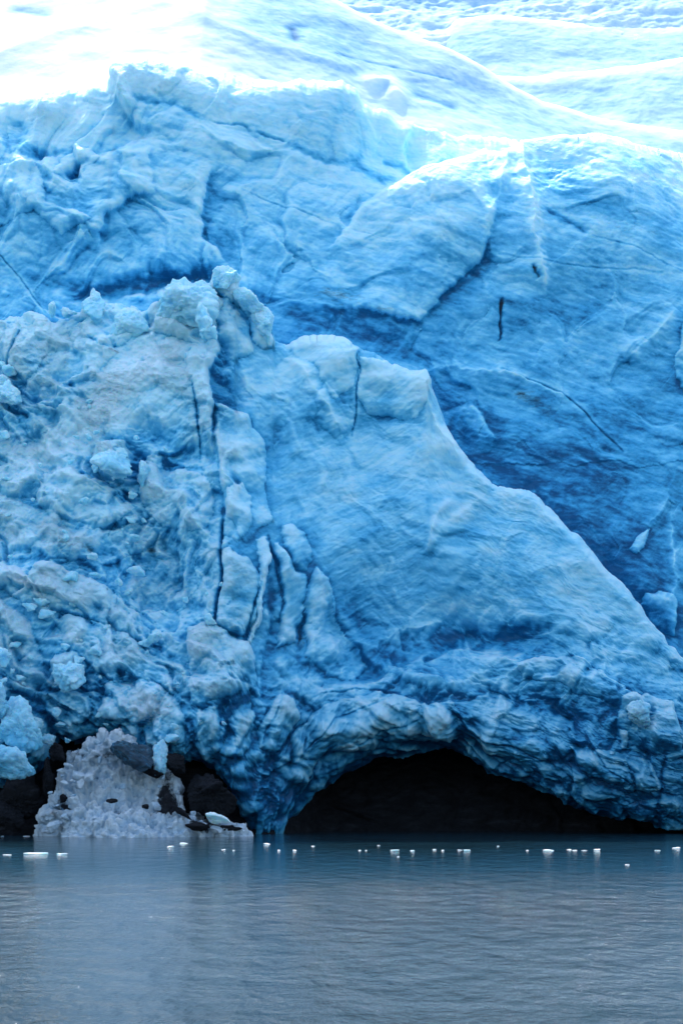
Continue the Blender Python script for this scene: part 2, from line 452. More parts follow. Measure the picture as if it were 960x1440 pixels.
def cliff_feats(f):
    # upper right: a swelling front rises in front of the snow behind it
    f.step([(1300, 250), (960, 228), (900, 218), (860, 204), (820, 199), (765, 207), (735, 216), (703, 238), (672, 226), (640, 240), (590, 252), (545, 262), (518, 277)], 3.0, 7, .0, 1.0, False, .25)
    f.step([(518, 277), (500, 300), (478, 330), (455, 350)], .7, 3, .12, .8)
    f.ridge([(738, 215), (742, 260), (748, 320), (756, 380), (765, 420)], .7, .5, -.28)
    f.ridge([(720, 230), (700, 290), (672, 330)], .5, 1.0, -.15)
    f.patch(795, 262, 48, 40, 10, blue=.26, h=-.5); f.patch(830, 290, 70, 18, -20, blue=.20); f.patch(905, 262, 50, 24, -5, blue=.10); f.patch(760, 330, 20, 60, 0, blue=.12)
    f.patch(900, 240, 50, 26, 0, blue=.06); f.patch(700, 295, 26, 36, 30, blue=.25, h=-.5)
    f.patch(600, 275, 75, 34, 8, blue=-.20, h=.6); f.patch(560, 330, 80, 30, -5, blue=-.08)
    # the overhanging flake in the middle
    f.step([(430, 425), (480, 432), (530, 440), (575, 452), (592, 450), (605, 430), (640, 402), (672, 370), (684, 350), (690, 322), (700, 290)], .65, 3.5, .12, 1.0)
    f.patch(655, 395, 24, 50, -40, blue=.18, h=-.4); f.patch(610, 330, 60, 45, 0, blue=-.05, h=.4)
    f.patch(470, 415, 50, 12, -5, dirt=.52); f.patch(540, 440, 60, 12, -10, dirt=.40); f.patch(505, 375, 70, 30, -8, blue=-.06)
    # deep blue cleft over the front crest; gap shading put into the tint
    for a in ((430, 445, 60, 20, -12), (500, 470, 70, 22, -16), (570, 492, 60, 20, -18), (625, 560, 24, 70, 18), (640, 610, 34, 40, 30), (700, 655, 46, 20, -48), (770, 715, 50, 18, -45), (850, 800, 60, 18, -48), (915, 870, 36, 26, -48), (360, 420, 22, 30, -40)):
        f.patch(*a, blue=.13, h=-.4)
    f.patch(210, 395, 75, 17, 8, blue=.20, h=-1.2, p=1.5); f.patch(110, 408, 60, 14, -12, blue=.18, h=-.7); f.patch(265, 382, 45, 14, 14, blue=.18, h=-.6)
    # blue veins
    for v, w in (([(182, 128), (212, 142), (240, 150), (270, 161), (290, 170)], .28), ([(296, 170), (330, 178), (352, 186)], .10), ([(355, 186), (380, 192), (404, 203)], .14),
              ([(402, 204), (430, 212), (462, 220), (500, 230)], .30), ([(540, 222), (560, 228), (582, 240)], .35), ([(584, 234), (610, 238), (630, 242)], .18), ([(490, 218), (520, 240), (560, 250)], .5),
              ([(0, 190), (30, 205), (60, 214)], .5), ([(750, 300), (800, 318), (830, 330)], .3)):
        f.ridge(v, -.16, w, .36, 1.6)
    f.crack([(830, 335), (880, 352), (960, 384)], .07, .2, .25, .1); f.crack([(700, 362), (760, 374), (830, 380), (930, 384)], .08, .2, .25, .1)
    f.step([(580, 168), (576, 200), (577, 240)], -.9, 2, .2, .9)
    f.step([(214, 190), (200, 172), (180, 152), (166, 128), (163, 104)], -1.3, 4, .22, 1.0)
    f.ridge([(163, 80), (164, 105), (170, 130), (186, 155)], .7, .5, -.35)
    f.patch(255, 120, 70, 30, -12, blue=-.05, h=.5); f.patch(430, 150, 60, 34, 0, blue=.12); f.patch(470, 145, 22, 40, 0, blue=.10)
    f.crack([(340, 262), (372, 278), (404, 290), (440, 300), (478, 316)], .07, .3, .25, .0)
    f.crack([(478, 318), (520, 330), (560, 345)], .05, .2, .15, .0)
    f.step([(326, 372), (306, 350), (285, 335), (283, 300), (286, 255), (300, 232)], .9, 4, .22, 1.0)
    f.patch(310, 290, 30, 60, 5, blue=.14); f.patch(345, 350, 60, 30, 0, blue=.08)
    f.step([(136, 350), (140, 325), (152, 304), (175, 285), (196, 274), (218, 272)], .9, 3.5, .15, .9)
    f.step([(218, 272), (214, 250), (212, 200)], .3, 2, .1, .7)
    f.ridge([(20, 235), (50, 228), (80, 250), (70, 270)], .7, 1.0, -.15)
    f.plate([(-40, 238), (20, 232), (46, 226), (62, 250), (70, 285), (110, 300), (128, 312), (90, 330), (50, 300), (-40, 330)], .9, 1.6, -.03, .18)
    f.plate([(78, 245), (86, 222), (104, 205), (130, 210), (145, 226), (120, 244), (98, 252)], .8, .9, -.08, .1)
    f.patch(108, 240, 18, 8, 25, blue=.45, h=-1.2); f.patch(20, 182, 24, 26, 0, blue=.30, h=-.8); f.patch(60, 215, 22, 8, 10, blue=.35, h=-.8); f.patch(48, 178, 12, 20, 0, blue=.15)
    f.ridge([(60, 130), (56, 160), (48, 190), (30, 215)], .7, .9, -.2); f.patch(120, 170, 30, 50, 0, blue=-.12, h=.5)
    f.patch(70, 150, 26, 30, 0, blue=-.10, h=.5); f.patch(60, 350, 60, 40, 0, blue=.05)
    f.crack([(-20, 340), (10, 368), (34, 398), (52, 424), (66, 440)], .07, .5, .35, .15)
    f.crack([(703, 518), (745, 535), (790, 552), (812, 570), (835, 596), (860, 622), (875, 636)], .09, .5, .38, .1)
    f.ridge([(590, 518), (640, 515), (700, 522), (745, 538)], .35, .4, -.15); f.ridge([(710, 524), (760, 545), (800, 556)], .2, .3, -.12)
    f.ridge([(703, 422), (705, 440), (704, 460), (703, 482)], -.3, .09, .4, 1.5, .8); f.patch(704, 432, 4, 6, 0, dirt=.6); f.patch(718, 428, 22, 6, 0, dirt=.4, blue=.12)
    f.ridge([(745, 378), (752, 400)], -.3, .16, .2, 1.5, .7); f.patch(748, 383, 5, 4, 0, dirt=.5)
    f.patch(750, 560, 30, 14, -25, dirt=.50); f.patch(735, 558, 6, 4, 0, dirt=.5); f.patch(890, 330, 70, 14, -6, dirt=.40); f.patch(790, 590, 50, 14, -25, dirt=.32)
    f.patch(800, 445, 60, 22, -5, blue=.16); f.patch(840, 590, 60, 26, -20, blue=.10); f.patch(740, 470, 60, 26, 0, blue=.02)
    f.ridge([(948, 440), (925, 465), (905, 488), (880, 505)], .5, 1.0, -.2); f.plate([(975, 430), (960, 460), (948, 500), (952, 530), (962, 552), (990, 560), (990, 430)], 1.1, .8, -.12, .1)
    f.plate([(885, 770), (900, 750), (912, 745), (906, 770), (894, 780)], .7, .5, -.25); f.ridge([(906, 740), (925, 720), (945, 700)], .4, .9, -.12)
    f.plate([(892, 850), (905, 836), (925, 832), (945, 840), (948, 880), (942, 900), (920, 888), (905, 870)], 1.4, 1.0, -.02, .35)
    f.ridge([(945, 720), (948, 780), (945, 840), (943, 900)], .5, .5, -.18)
    f.step([(700, 625), (683, 600), (668, 575), (660, 560)], .6, 2.0, .15, .7); f.patch(650, 590, 22, 28, 30, blue=-.14)
    f.patch(760, 640, 60, 24, -30, blue=.06); f.patch(850, 700, 60, 30, -30, blue=.08); f.patch(920, 640, 40, 60, 0, blue=-.08)
    f.patch(880, 450, 60, 30, 0, blue=-.04); f.patch(820, 500, 60, 20, 0, blue=-.05)
    f.patch(505, 205, 22, 50, -15, blue=.06); f.patch(630, 190, 70, 26, 0, blue=-.22, snow=.2); f.patch(780, 178, 120, 20, 0, blue=-.3, snow=.7); f.patch(930, 200, 90, 20, 0, blue=-.3, snow=.7)

def cliff_noise(X, Y, Z, f):
    ca, sa = math.cos(D2R(22)), math.sin(D2R(22))
    U = X * ca - Z * sa; V = X * sa + Z * ca          # bands dip to the right
    w = fbm(X * .12, Y * .12, Z * .12, 3, 11)
    big = fbm(X * .10, Y * .10, Z * .10, 3, 1) * 1.0
    st = fbm(U * .16 + w * .6, Y * .12, V * .75 + w * .6, 5, 21, .6)
    st2 = fbm(U * .5, Y * .3, V * 2.8 + w, 4, 27, .6)
    scal = billow(X * .38 + w * 1.3, Y * .38, Z * .30 + w, 4, 31, .5)
    fc, e = facets(X * .30 + w * 1.5, Y * .30, Z * .22 + w * 1.2, 5)
    fl = sstep(8, -14, X) * sstep(30, 42, Z)         # the left part is more broken
    h = big * .9 + st * .15 + st2 * .02 + scal * (.12 + .26 * fl) + fc * (.25 + .45 * fl)
    fine = fbm(X * 1.6, Y * 1.6, Z * 1.6, 4, 41, .6)
    h = h + fine * .05
    up = np.clip((Z - 45) / 15, -1.2, 1)
    B = st * .24 + st2 * .14 + big * .12 + fbm(X * .45, Y * .45, Z * .6, 5, 61, .6) * .17 - up * .30  # paler with height: the glow near the top put into the tint
    return h.astype(f32), B.astype(f32)

cliff = build_sheet('ice_cliff', M_CLIFF, cliff_depth,
    [(-500, 160), (-100, 130), (0, 128), (60, 118), (120, 122), (150, 120), (161, 104), (166, 82), (205, 68), (250, 80), (330, 98), (400, 103), (480, 100), (500, 110), (510, 130), (560, 140), (640, 152), (700, 150), (760, 158), (850, 170), (960, 190), (1300, 200)],
    14.5, lambda xs: np.full(xs.shape, 9.5), cliff_feats, cliff_noise, base=.44, seed=1, back=10, rimk=.34, rimw=3.0, roll=3.0, smooth_rim=.75)
tag(cliff, 'tall blue banded ice cliff rising behind the broken front ice, with a sunlit snow rim', 'ice cliff')

# ------------------------------------------------------------------ the front ice with the arch
but_depth = Depth([(310, 380, 4.2), (0, 440, 5.5), (130, 420, 5.5), (-300, 450, 5.5), (450, 475, 5.0), (500, 485, 5.0), (600, 518, 4.8), (700, 690, 2.6), (800, 755, 1.2), (880, 840, .2),
    (960, 935, -1.0), (1250, 1060, -3), (300, 500, 2.8), (300, 600, 1.6), (330, 800, -1.0), (340, 950, -2.6), (350, 1080, -3), (370, 1170, -2.0), (0, 600, 2.8), (0, 750, .3), (0, 900, -2.2), (0, 1050, -4.0),
    (-300, 800, 0), (-300, 1100, -4), (100, 800, -.6), (150, 650, 1.6), (180, 550, 2.6), (150, 950, -2.6), (200, 1060, -3.2), (150, 1100, -2.2), (220, 800, .6), (480, 700, 2.9), (560, 900, 2.3), (650, 910, 1.8), (500, 600, 4.0),
    (430, 560, 3.4), (600, 700, 2.9), (700, 800, 1.2), (530, 800, 2.8), (600, 1000, -1.3), (600, 1050, -1.0), (780, 950, -1.2), (850, 1050, -3.3), (850, 1140, -2.4), (950, 1160, -3.0), (950, 1000, -2.8), (1250, 1170, -4),
    (450, 1110, -.5), (430, 1000, -1.8), (410, 900, -.6), (480, 960, -.6)])

def but_feats(f):
    # skyline blocks and the central spine
    f.plate([(296, 402), (300, 380), (306, 374), (332, 377), (336, 390), (330, 404), (345, 412), (372, 432), (384, 452), (388, 478), (378, 486), (364, 478), (350, 450), (330, 425), (310, 415)], 1.4, .9, -.18, .1)
    f.plate([(205, 425), (235, 410), (262, 396), (284, 390), (300, 402), (312, 430), (305, 455), (280, 478), (240, 476), (210, 468)], 1.5, 1.4, -.20, .22)
    f.plate([(308, 412), (322, 412), (332, 440), (352, 456), (362, 490), (330, 500), (305, 470)], .7, 1.0, -.05, .2)
    f.plate([(0, 430), (30, 430), (60, 440), (130, 458), (150, 480), (165, 500), (140, 530), (108, 545), (60, 540), (20, 520), (-30, 500)], .9, 1.8, -.0, .15)
    f.plate([(108, 455), (140, 440), (200, 432), (206, 465), (168, 490), (140, 492)], .9, .8, -.04, .15)
    f.step([(296, 640), (297, 600), (297, 560), (299, 520), (306, 490), (307, 460)], 1.1, 1.6, .22, 1.2)
    f.patch(320, 540, 20, 50, 0, blue=.22, h=-.8); f.patch(345, 590, 26, 20, 0, blue=.15)
    f.plate([(270, 480), (300, 470), (304, 490), (298, 540), (296, 600), (282, 610), (276, 560), (262, 520)], .7, .7, -.12, .2)
    f.crack([(268, 520), (274, 560), (279, 600), (280, 650)], .10, .8, .45, .2)
    f.patch(286, 600, 8, 40, 0, blue=.2)
    f.plate([(298, 566), (308, 562), (350, 580), (356, 600), (372, 620), (374, 650), (371, 690), (384, 735), (350, 760), (318, 720), (306, 660)], 1.2, 1.8, .02, .25, (-.5, .2), .35)
    f.ridge([(302, 575), (308, 620), (313, 670), (320, 700)], .4, .35, -.2)
    f.crack([(303, 615), (307, 640), (308, 660)], .08, .6, .5, .3)
    # white snowy shoulder left of the spine
    f.patch(205, 520, 70, 45, 20, blue=-.30, snow=.5, h=.6); f.patch(140, 580, 60, 34, 38, blue=-.30, snow=.40, h=.4); f.patch(90, 620, 60, 26, 30, blue=-.26, snow=.32)
    f.patch(240, 500, 30, 26, 0, blue=-.12, snow=.25); f.patch(50, 660, 60, 30, 0, blue=-.22, snow=.30); f.patch(215, 570, 60, 14, -10, blue=.05)
    f.patch(220, 620, 40, 26, 0, blue=.28, h=-.8); f.patch(185, 608, 34, 12, 0, blue=.22); f.patch(250, 650, 34, 20, 0, blue=.28, h=-.7); f.patch(190, 655, 14, 26, 10, blue=.3, h=-.7)
    f.step([(10, 520), (14, 545), (28, 560), (50, 568), (78, 560), (88, 545), (110, 530), (150, 510)], -.9, 2, .3, 1.2)
    f.patch(50, 520, 16, 22, 0, blue=.28); f.patch(20, 545, 12, 30, 20, blue=.2)
    f.plate([(-30, 520), (5, 528), (22, 542), (26, 556), (10, 576), (-30, 580)], 1.3, .8, -.10, .3)
    f.plate([(12, 590), (30, 578), (60, 590), (76, 602), (70, 612), (40, 610), (10, 612)], .6, .5, .12, .1)
    f.crack([(30, 465), (22, 480), (14, 500), (6, 530)], .12, .8, .35, .2); f.crack([(-10, 446), (20, 452), (40, 458), (60, 452)], .08, .5, .3, .3)
    f.crack([(115, 460), (128, 478), (140, 490), (158, 494), (170, 482)], .10, .5, .3, .35); f.patch(160, 500, 10, 5, 0, dirt=.7)
    # rounded lobes stepping down to the left
    f.plate([(130, 630), (150, 618), (172, 618), (182, 640), (178, 660), (170, 678), (156, 684), (140, 668), (128, 650)], 1.5, 1.2, -.08, .25)
    f.step([(60, 665), (90, 660), (115, 660), (140, 676), (155, 684), (185, 700)], -.8, 2.2, .22, .9)
    f.plate([(60, 668), (85, 656), (120, 662), (145, 675), (160, 690), (188, 712), (170, 735), (120, 740), (70, 730), (50, 700)], 1.0, 1.4, -.10, .25)
    f.plate([(190, 660), (205, 640), (222, 638), (235, 655), (262, 660), (290, 680), (300, 720), (280, 745), (230, 740), (200, 715)], 1.2, 1.4, -.08, .25)
    f.patch(175, 700, 16, 12, 20, blue=.3, h=-.6)
    f.plate([(320, 690), (338, 680), (352, 700), (356, 740), (340, 760), (315, 745)], .8, .8, -.08, .2)
    f.plate([(-40, 720), (10, 700), (60, 715), (110, 735), (160, 745), (205, 735), (222, 750), (200, 775), (150, 790), (90, 780), (30, 785), (-40, 790)], 1.1, 2.0, .0, .2)
    f.ridge([(70, 742), (75, 760), (60, 785)], .6, .5, -.25); f.ridge([(80, 757), (110, 760), (135, 756)], .5, .35, -.3)
    f.patch(105, 765, 34, 5, -3, dirt=.45); f.patch(212, 773, 8, 6, 0, dirt=.85); f.patch(122, 772, 8, 6, 0, dirt=.6)
    # wide blue hollow, and the roll under it
    for a in ((120, 790, 50, 20, -15), (190, 800, 50, 34, -20), (250, 830, 46, 30, -25), (270, 855, 40, 14, -10), (220, 775, 20, 40, 0), (260, 780, 26, 40, 0)):
        f.patch(*a, blue=.17, h=-.45)
    f.plate([(44, 790), (75, 786), (100, 800), (130, 812), (160, 830), (190, 850), (205, 875), (213, 900), (200, 905), (180, 892), (160, 880), (120, 868), (90, 862), (60, 850), (40, 820)], 1.9, 1.6, -.10, .28)
    f.plate([(0, 792), (20, 800), (50, 825), (70, 850), (80, 872), (60, 868), (30, 840), (-20, 820)], 1.3, .8, -.02, .2)
    f.plate([(78, 872), (95, 864), (130, 872), (160, 880), (190, 900), (225, 925), (245, 960), (248, 976), (225, 965), (190, 955), (160, 958), (150, 950), (120, 930), (90, 905)], 1.5, 1.3, .0, .28)
    f.plate([(72, 925), (80, 915), (105, 920), (120, 935), (118, 955), (100, 970), (80, 975), (64, 960)], 1.3, .9, -.08, .2)
    f.plate([(150, 960), (175, 952), (205, 958), (240, 975), (262, 1005), (258, 1040), (220, 1060), (180, 1030), (140, 1000)], .9, 1.2, -.06, .2)
    f.plate([(60, 980), (85, 975), (130, 970), (165, 985), (180, 1010), (160, 1030), (120, 1045), (82, 1050), (70, 1020)], 1.4, 1.4, .05, .2)
    f.plate([(-40, 850), (0, 838), (30, 862), (45, 885), (55, 920), (60, 960), (45, 980), (10, 960), (-40, 950)], 1.3, 1.6, .02, .25)
    f.plate([(10, 985), (30, 978), (55, 1000), (70, 1030), (74, 1060), (62, 1085), (40, 1090), (20, 1060)], .9, 1.1, .05, .25)
    for a in ((40, 830, 30, 8, -40), (100, 900, 40, 10, -30), (155, 910, 40, 12, -25), (190, 985, 40, 24, -30), (215, 1000, 30, 30, 0), (85, 800, 24, 8, -20), (280, 905, 26, 34, 0), (265, 960, 30, 16, 0), (30, 815, 30, 8, -35)):
        f.patch(*a, blue=-.18, snow=.42)
    for a in ((35, 810, 22, 8, -35), (60, 850, 30, 8, -40), (120, 940, 14, 14, 0), (180, 970, 50, 14, -20), (260, 915, 12, 30, 0), (205, 940, 40, 10, -30)):
        f.patch(*a, dirt=.16)
    # the knuckle under the main crack
    f.plate([(262, 885), (290, 876), (330, 890), (350, 898), (360, 925), (358, 960), (335, 975), (300, 985), (270, 960), (262, 920)], 1.5, 1.4, -.06, .28)
    f.plate([(268, 955), (300, 958), (340, 955), (356, 965), (330, 985), (300, 1000), (270, 990)], .9, .8, -.05, .1)
    f.plate([(205, 880), (225, 878), (238, 890), (225, 900), (208, 900)], .6, .4, .08)
    # split slabs right of it
    f.crack([(312, 715), (313, 745), (309, 775), (312, 800), (305, 835), (303, 855), (301, 882)], .20, 2.0, .5, .5)
    f.crack([(366, 820), (358, 845), (350, 866), (347, 885), (345, 898)], .13, 1.4, .5, .55)
    f.plate([(312, 775), (330, 768), (350, 785), (365, 810), (360, 850), (345, 890), (305, 880), (308, 830)], .9, .9, .0, .15)
    f.plate([(362, 760), (372, 758), (378, 785), (372, 830), (364, 870), (356, 905), (348, 900), (356, 860), (364, 810)], .9, .5, -.18, .1)
    f.crack([(376, 755), (381, 780), (388, 800), (396, 825), (400, 850), (394, 875)], .14, 1.2, .45, .3)
    f.plate([(384, 770), (392, 768), (405, 790), (422, 805), (430, 830), (428, 860), (418, 900), (395, 905), (400, 860), (396, 820), (385, 795)], .9, .7, .0, .2)
    f.plate([(396, 745), (415, 738), (432, 752), (434, 780), (426, 800), (405, 790)], .8, .8, -.0, .2)
    f.plate([(430, 815), (438, 795), (452, 812), (470, 850), (480, 880), (500, 905), (520, 930), (500, 950), (460, 945), (430, 920), (428, 870)], 1.3, 1.2, -.05, .25)
    f.crack([(430, 862), (426, 880), (421, 905)], .16, .8, .3, .55); f.patch(424, 895, 5, 16, 0, dirt=.6)
    f.step([(700, 985), (640, 975), (590, 965), (540, 942), (505, 912), (480, 880), (465, 850), (440, 805)], -1.1, 3, .28, 1.6)
    f.patch(385, 860, 8, 50, 0, blue=.22, h=-.4); f.patch(410, 930, 20, 20, 0, blue=-.05)
    # jagged fins at the foot
    for pts, hh, b in (([(375, 1005), (385, 980), (398, 972), (412, 985), (420, 1010), (400, 1040), (380, 1060), (362, 1050)], 1.0, -.02),
                 ([(320, 1010), (335, 990), (350, 985), (362, 1005), (355, 1040), (335, 1070), (310, 1060)], 1.0, .0),
                 ([(330, 1080), (350, 1050), (370, 1060), (380, 1080), (370, 1120), (350, 1150), (335, 1120)], .8, .06),
                 ([(385, 1070), (400, 1060), (418, 1080), (412, 1120), (395, 1150), (380, 1120)], .8, .08),
                 ([(280, 1000), (300, 995), (318, 1010), (312, 1050), (290, 1070), (270, 1050)], .8, .0)):
        f.plate(pts, hh, .7, b, .25)
    f.crack([(362, 1005), (350, 1030), (335, 1055), (325, 1075)], .16, .8, .3, .2); f.crack([(310, 1005), (305, 1040)], .2, .8, .3, .3)
    f.crack([(395, 980), (385, 1010), (368, 1045)], .14, .7, .3, .2); f.crack([(420, 1020), (400, 1045), (375, 1080)], .14, .7, .3, .3)
    f.patch(318, 1025, 10, 30, 20, blue=.25, h=-.7); f.patch(350, 1085, 24, 30, 0, dirt=.36, blue=.1); f.patch(392, 1035, 10, 26, -20, dirt=.35)
    # right shoulder and the big triangular face
    f.plate([(400, 482), (425, 470), (455, 468), (490, 474), (508, 488), (506, 515), (498, 545), (470, 560), (440, 520), (415, 500)], .8, 1.8, -.10, .22)
    f.crack([(508, 484), (502, 505), (508, 520), (502, 545), (499, 590), (497, 610)], .09, .8, .35, .0)
    f.plate([(508, 500), (520, 503), (548, 510), (602, 512), (604, 535), (598, 565), (584, 590), (560, 590), (520, 580), (504, 560)], .75, 1.8, -.10, .35)
    f.ridge([(600, 515), (598, 545), (602, 580), (622, 610), (650, 645), (690, 688)], .9, .9, -.14)
    f.patch(545, 590, 40, 14, -8, blue=.22, h=-.3); f.patch(590, 575, 8, 26, 0, blue=.05)
    f.plate([(440, 560), (460, 545), (490, 570), (500, 600), (480, 620), (450, 600)], .5, 1.0, .1, .2)
    f.patch(450, 600, 34, 20, -30, blue=.10); f.patch(430, 640, 36, 40, 0, blue=.05); f.patch(390, 620, 16, 50, 0, blue=.15, h=-.5)
    f.ridge([(400, 500), (430, 530), (460, 575), (480, 610)], .7, .9, -.10)
    f.patch(560, 650, 70, 30, -5, blue=-.12); f.patch(640, 660, 40, 30, -35, blue=-.08); f.patch(470, 700, 50, 26, 15, blue=-.04)
    f.ridge([(690, 690), (650, 720), (618, 750), (604, 775)], .4, 1.0, -.12); f.ridge([(640, 690), (612, 730), (602, 780)], .5, .6, -.08)
    f.ridge([(700, 690), (740, 692), (775, 728), (810, 770), (850, 812), (880, 848), (915, 895), (950, 930)], .5, 1.8, -.06)
    f.patch(720, 760, 20, 40, 10, blue=.15); f.patch(600, 760, 50, 20, 15, blue=.10); f.patch(690, 800, 60, 16, -10, blue=.14); f.patch(770, 855, 46, 13, -18, blue=.22); f.patch(670, 820, 26, 12, -10, blue=.14)
    f.patch(560, 700, 60, 16, 20, blue=.05); f.patch(510, 760, 60, 14, 25, blue=.08); f.patch(640, 850, 70, 10, 12, blue=-.08); f.patch(590, 860, 50, 10, 25, blue=-.10); f.patch(730, 860, 60, 8, -12, blue=-.14); f.patch(800, 830, 50, 30, -35, blue=-.08)
    f.patch(830, 880, 50, 16, -25, blue=-.12, h=.3); f.patch(440, 760, 20, 40, 0, blue=.14)
    # shaded hollow: part of its shade put into the tint as deeper blue
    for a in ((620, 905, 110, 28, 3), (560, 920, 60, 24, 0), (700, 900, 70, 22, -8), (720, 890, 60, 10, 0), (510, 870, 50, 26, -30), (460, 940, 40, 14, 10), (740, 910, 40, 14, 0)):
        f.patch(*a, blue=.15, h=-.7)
    for pts in ([(600, 965), (650, 960), (690, 940), (735, 930), (790, 925)], [(560, 935), (610, 925), (660, 915), (700, 918)], [(520, 900), (570, 885), (620, 880)], [(690, 965), (715, 950), (745, 935)], [(640, 935), (700, 930), (745, 945)]):
        f.ridge(pts, .5, .5, -.10)
    # rolls over the arch
    f.plate([(725, 935), (760, 920), (810, 925), (850, 945), (900, 975), (920, 1005), (880, 1000), (830, 975), (780, 960), (740, 955)], 1.3, 1.6, -.04, .25)
    f.plate([(405, 1040), (440, 1005), (490, 980), (530, 968), (570, 975), (640, 985), (652, 1010), (640, 1040), (600, 1052), (540, 1058), (490, 1078), (440, 1110), (415, 1120)], 1.7, 2.0, -.04, .28)
    f.plate([(565, 985), (600, 978), (640, 990), (652, 1020), (640, 1045), (600, 1050), (575, 1030)], .6, 1.2, -.06, .2)
    f.plate([(640, 990), (690, 970), (760, 985), (800, 1010), (810, 1050), (780, 1075), (730, 1075), (680, 1055), (648, 1035)], 1.2, 1.8, .04, .2)
    f.patch(790, 1005, 44, 18, -38, blue=.25, h=-.8); f.patch(750, 985, 50, 10, -18, blue=.18, h=-.4); f.patch(835, 1000, 20, 16, 0, blue=.15)
    f.patch(788, 1020, 16, 12, -30, dirt=.42)
    f.plate([(872, 982), (888, 972), (912, 970), (948, 985), (955, 1030), (960, 1060), (940, 1070), (900, 1060), (870, 1050), (862, 1020)], 1.3, .9, -.06, .3)
    f.patch(897, 978, 16, 12, 0, blue=-.25); f.plate([(862, 1022), (880, 1030), (878, 1052), (858, 1060)], .6, .5, -.08)
    f.plate([(800, 1050), (860, 1055), (920, 1075), (935, 1110), (900, 1118), (850, 1100), (805, 1080)], 1.0, 1.2, -.04, .25, rim=.25)
    f.plate([(690, 1085), (740, 1070), (800, 1085), (860, 1110), (900, 1130), (870, 1150), (800, 1130), (740, 1110)], .8, 1.3, .05, .2)
    f.crack([(935, 1060), (932, 1100), (925, 1140)], .14, .8, .3, .2); f.crack([(640, 1045), (690, 1060), (740, 1090)], .1, .5, .25, .1)
    f.plate([(470, 1050), (485, 1030), (500, 1042), (495, 1070), (472, 1085)], .6, .8, -.05)
    for pts in ([(420, 1060), (470, 1010), (540, 985)], [(430, 1090), (480, 1045), (550, 1020), (600, 1012)], [(440, 980), (500, 965), (560, 968)], [(660, 1030), (720, 1050), (790, 1085)], [(820, 1030), (850, 1080), (900, 1110)]):
        f.crack(pts, .10, .6, .28, .05)
    f.patch(750, 1100, 90, 14, -18, blue=.10); f.patch(480, 1085, 40, 14, 28, blue=.12); f.patch(620, 1060, 60, 12, 0, blue=.12)
    f.patch(330, 1110, 26, 40, 0, blue=.22, dirt=.1); f.patch(395, 1130, 22, 40, 0, blue=.18)

def but_noise(X, Y, Z, f):
    # direction of the banding turns from the left rubble (dips right) over the face (rises right) to the right flank
    w = fbm(X * .15, Y * .15, Z * .15, 3, 111)
    left = sstep(-6, -10, X)                       # rubble side
    low = sstep(17, 8, Z)
    st = 0; st2 = 0
    w1 = left; w3 = (1 - left) * sstep(3, 9, X); w2 = (1 - left) * (1 - sstep(3, 9, X))
    for wt, dg in ((w1, 34), (w2, -24), (w3, 22)):
        ca, sa = math.cos(D2R(dg)), math.sin(D2R(dg))
        U = X * ca - Z * sa; V = X * sa + Z * ca
        st = st + wt * fbm(U * .22 + w * .6, Y * .12, V * .8 + w * .6, 5, 121 + dg, .6)
        st2 = st2 + wt * fbm(U * .6, Y * .3, V * 3.0 + w, 4, 227 + dg, .6)
    ca, sa = math.cos(D2R(34)), math.sin(D2R(34)); U = X * ca - Z * sa; V = X * sa + Z * ca
    big = fbm(X * .11, Y * .11, Z * .11, 3, 101)
    bl = billow(X * .34 + w, Y * .34, Z * .40 + w, 4, 131, .52)
    blo = billow(U * .30 + w, Y * .4, V * .62 + w, 4, 171, .52)
    fc, e = facets(U * .24 + w * .8, Y * .30, V * .46 + w * .8, 135)
    fcm, em = facets(X * .62 + w, Y * .6, Z * .55 + w, 137)
    fc2, e2 = facets(X * 1.15 + w * 2, Y * 1.15, Z * .95, 145)
    fine = fbm(X * 1.8, Y * 1.8, Z * 1.8, 4, 141, .62)
    rub = np.clip(left + low * .75, 0, 1)
    # ribs fanning out of the foot of the pillar
    dx, dz_ = X + 5.2, Z + 3.0; rr = np.sqrt(dx * dx + dz_ * dz_); th = np.arctan2(dx, dz_)
    rib = ridged(th * 4.2 + w * .5, rr * .22 + w, Y * .1, 4, 181, .55) + .6 * facets((th * 7).astype(f32), (rr * .30 + w).astype(f32), Y * .3, 183)[0]
    calm_ = np.exp(-((X + 14.5) / 4.5) ** 2 - ((Z - 31.5) / 5.0) ** 2); rub = rub * (1 - .7 * calm_)
    fan = np.exp(-(dx / 7.5) ** 4) * sstep(17, 10, Z) * sstep(-15, -11, X)
    h0 = rib * .75 * fan; rub = rub * (1 - .5 * fan)
    h = h0 + big * .9 + st * (.14 + .12 * left) + st2 * .02 + bl * (.12 + .30 * left) + blo * (.10 + .42 * low) + fc * (.15 + .95 * rub) + fcm * (.10 + .55 * rub) + fc2 * (.03 + .20 * rub) + facets(X * 2.6 + w, Y * 2.6, Z * 2.3, 155)[0] * (.01 + .10 * rub) + fine * (.035 + .10 * rub)
    B = st * .24 + st2 * .14 + big * .08 - bl * .04 + fbm(X * .45, Y * .45, Z * .5, 5, 161, .6) * .19 + low * .13 * (1 - .3 * left) + .10 * sstep(11, 1.5, Z) - .21 * left * (1 - low) - .06 * sstep(22, 36, Z)  # deeper blue low down: overhang shade put into the tint
    B = B + .12 * np.exp(-(e / .05) ** 2) * rub
    return h.astype(f32), B.astype(f32)

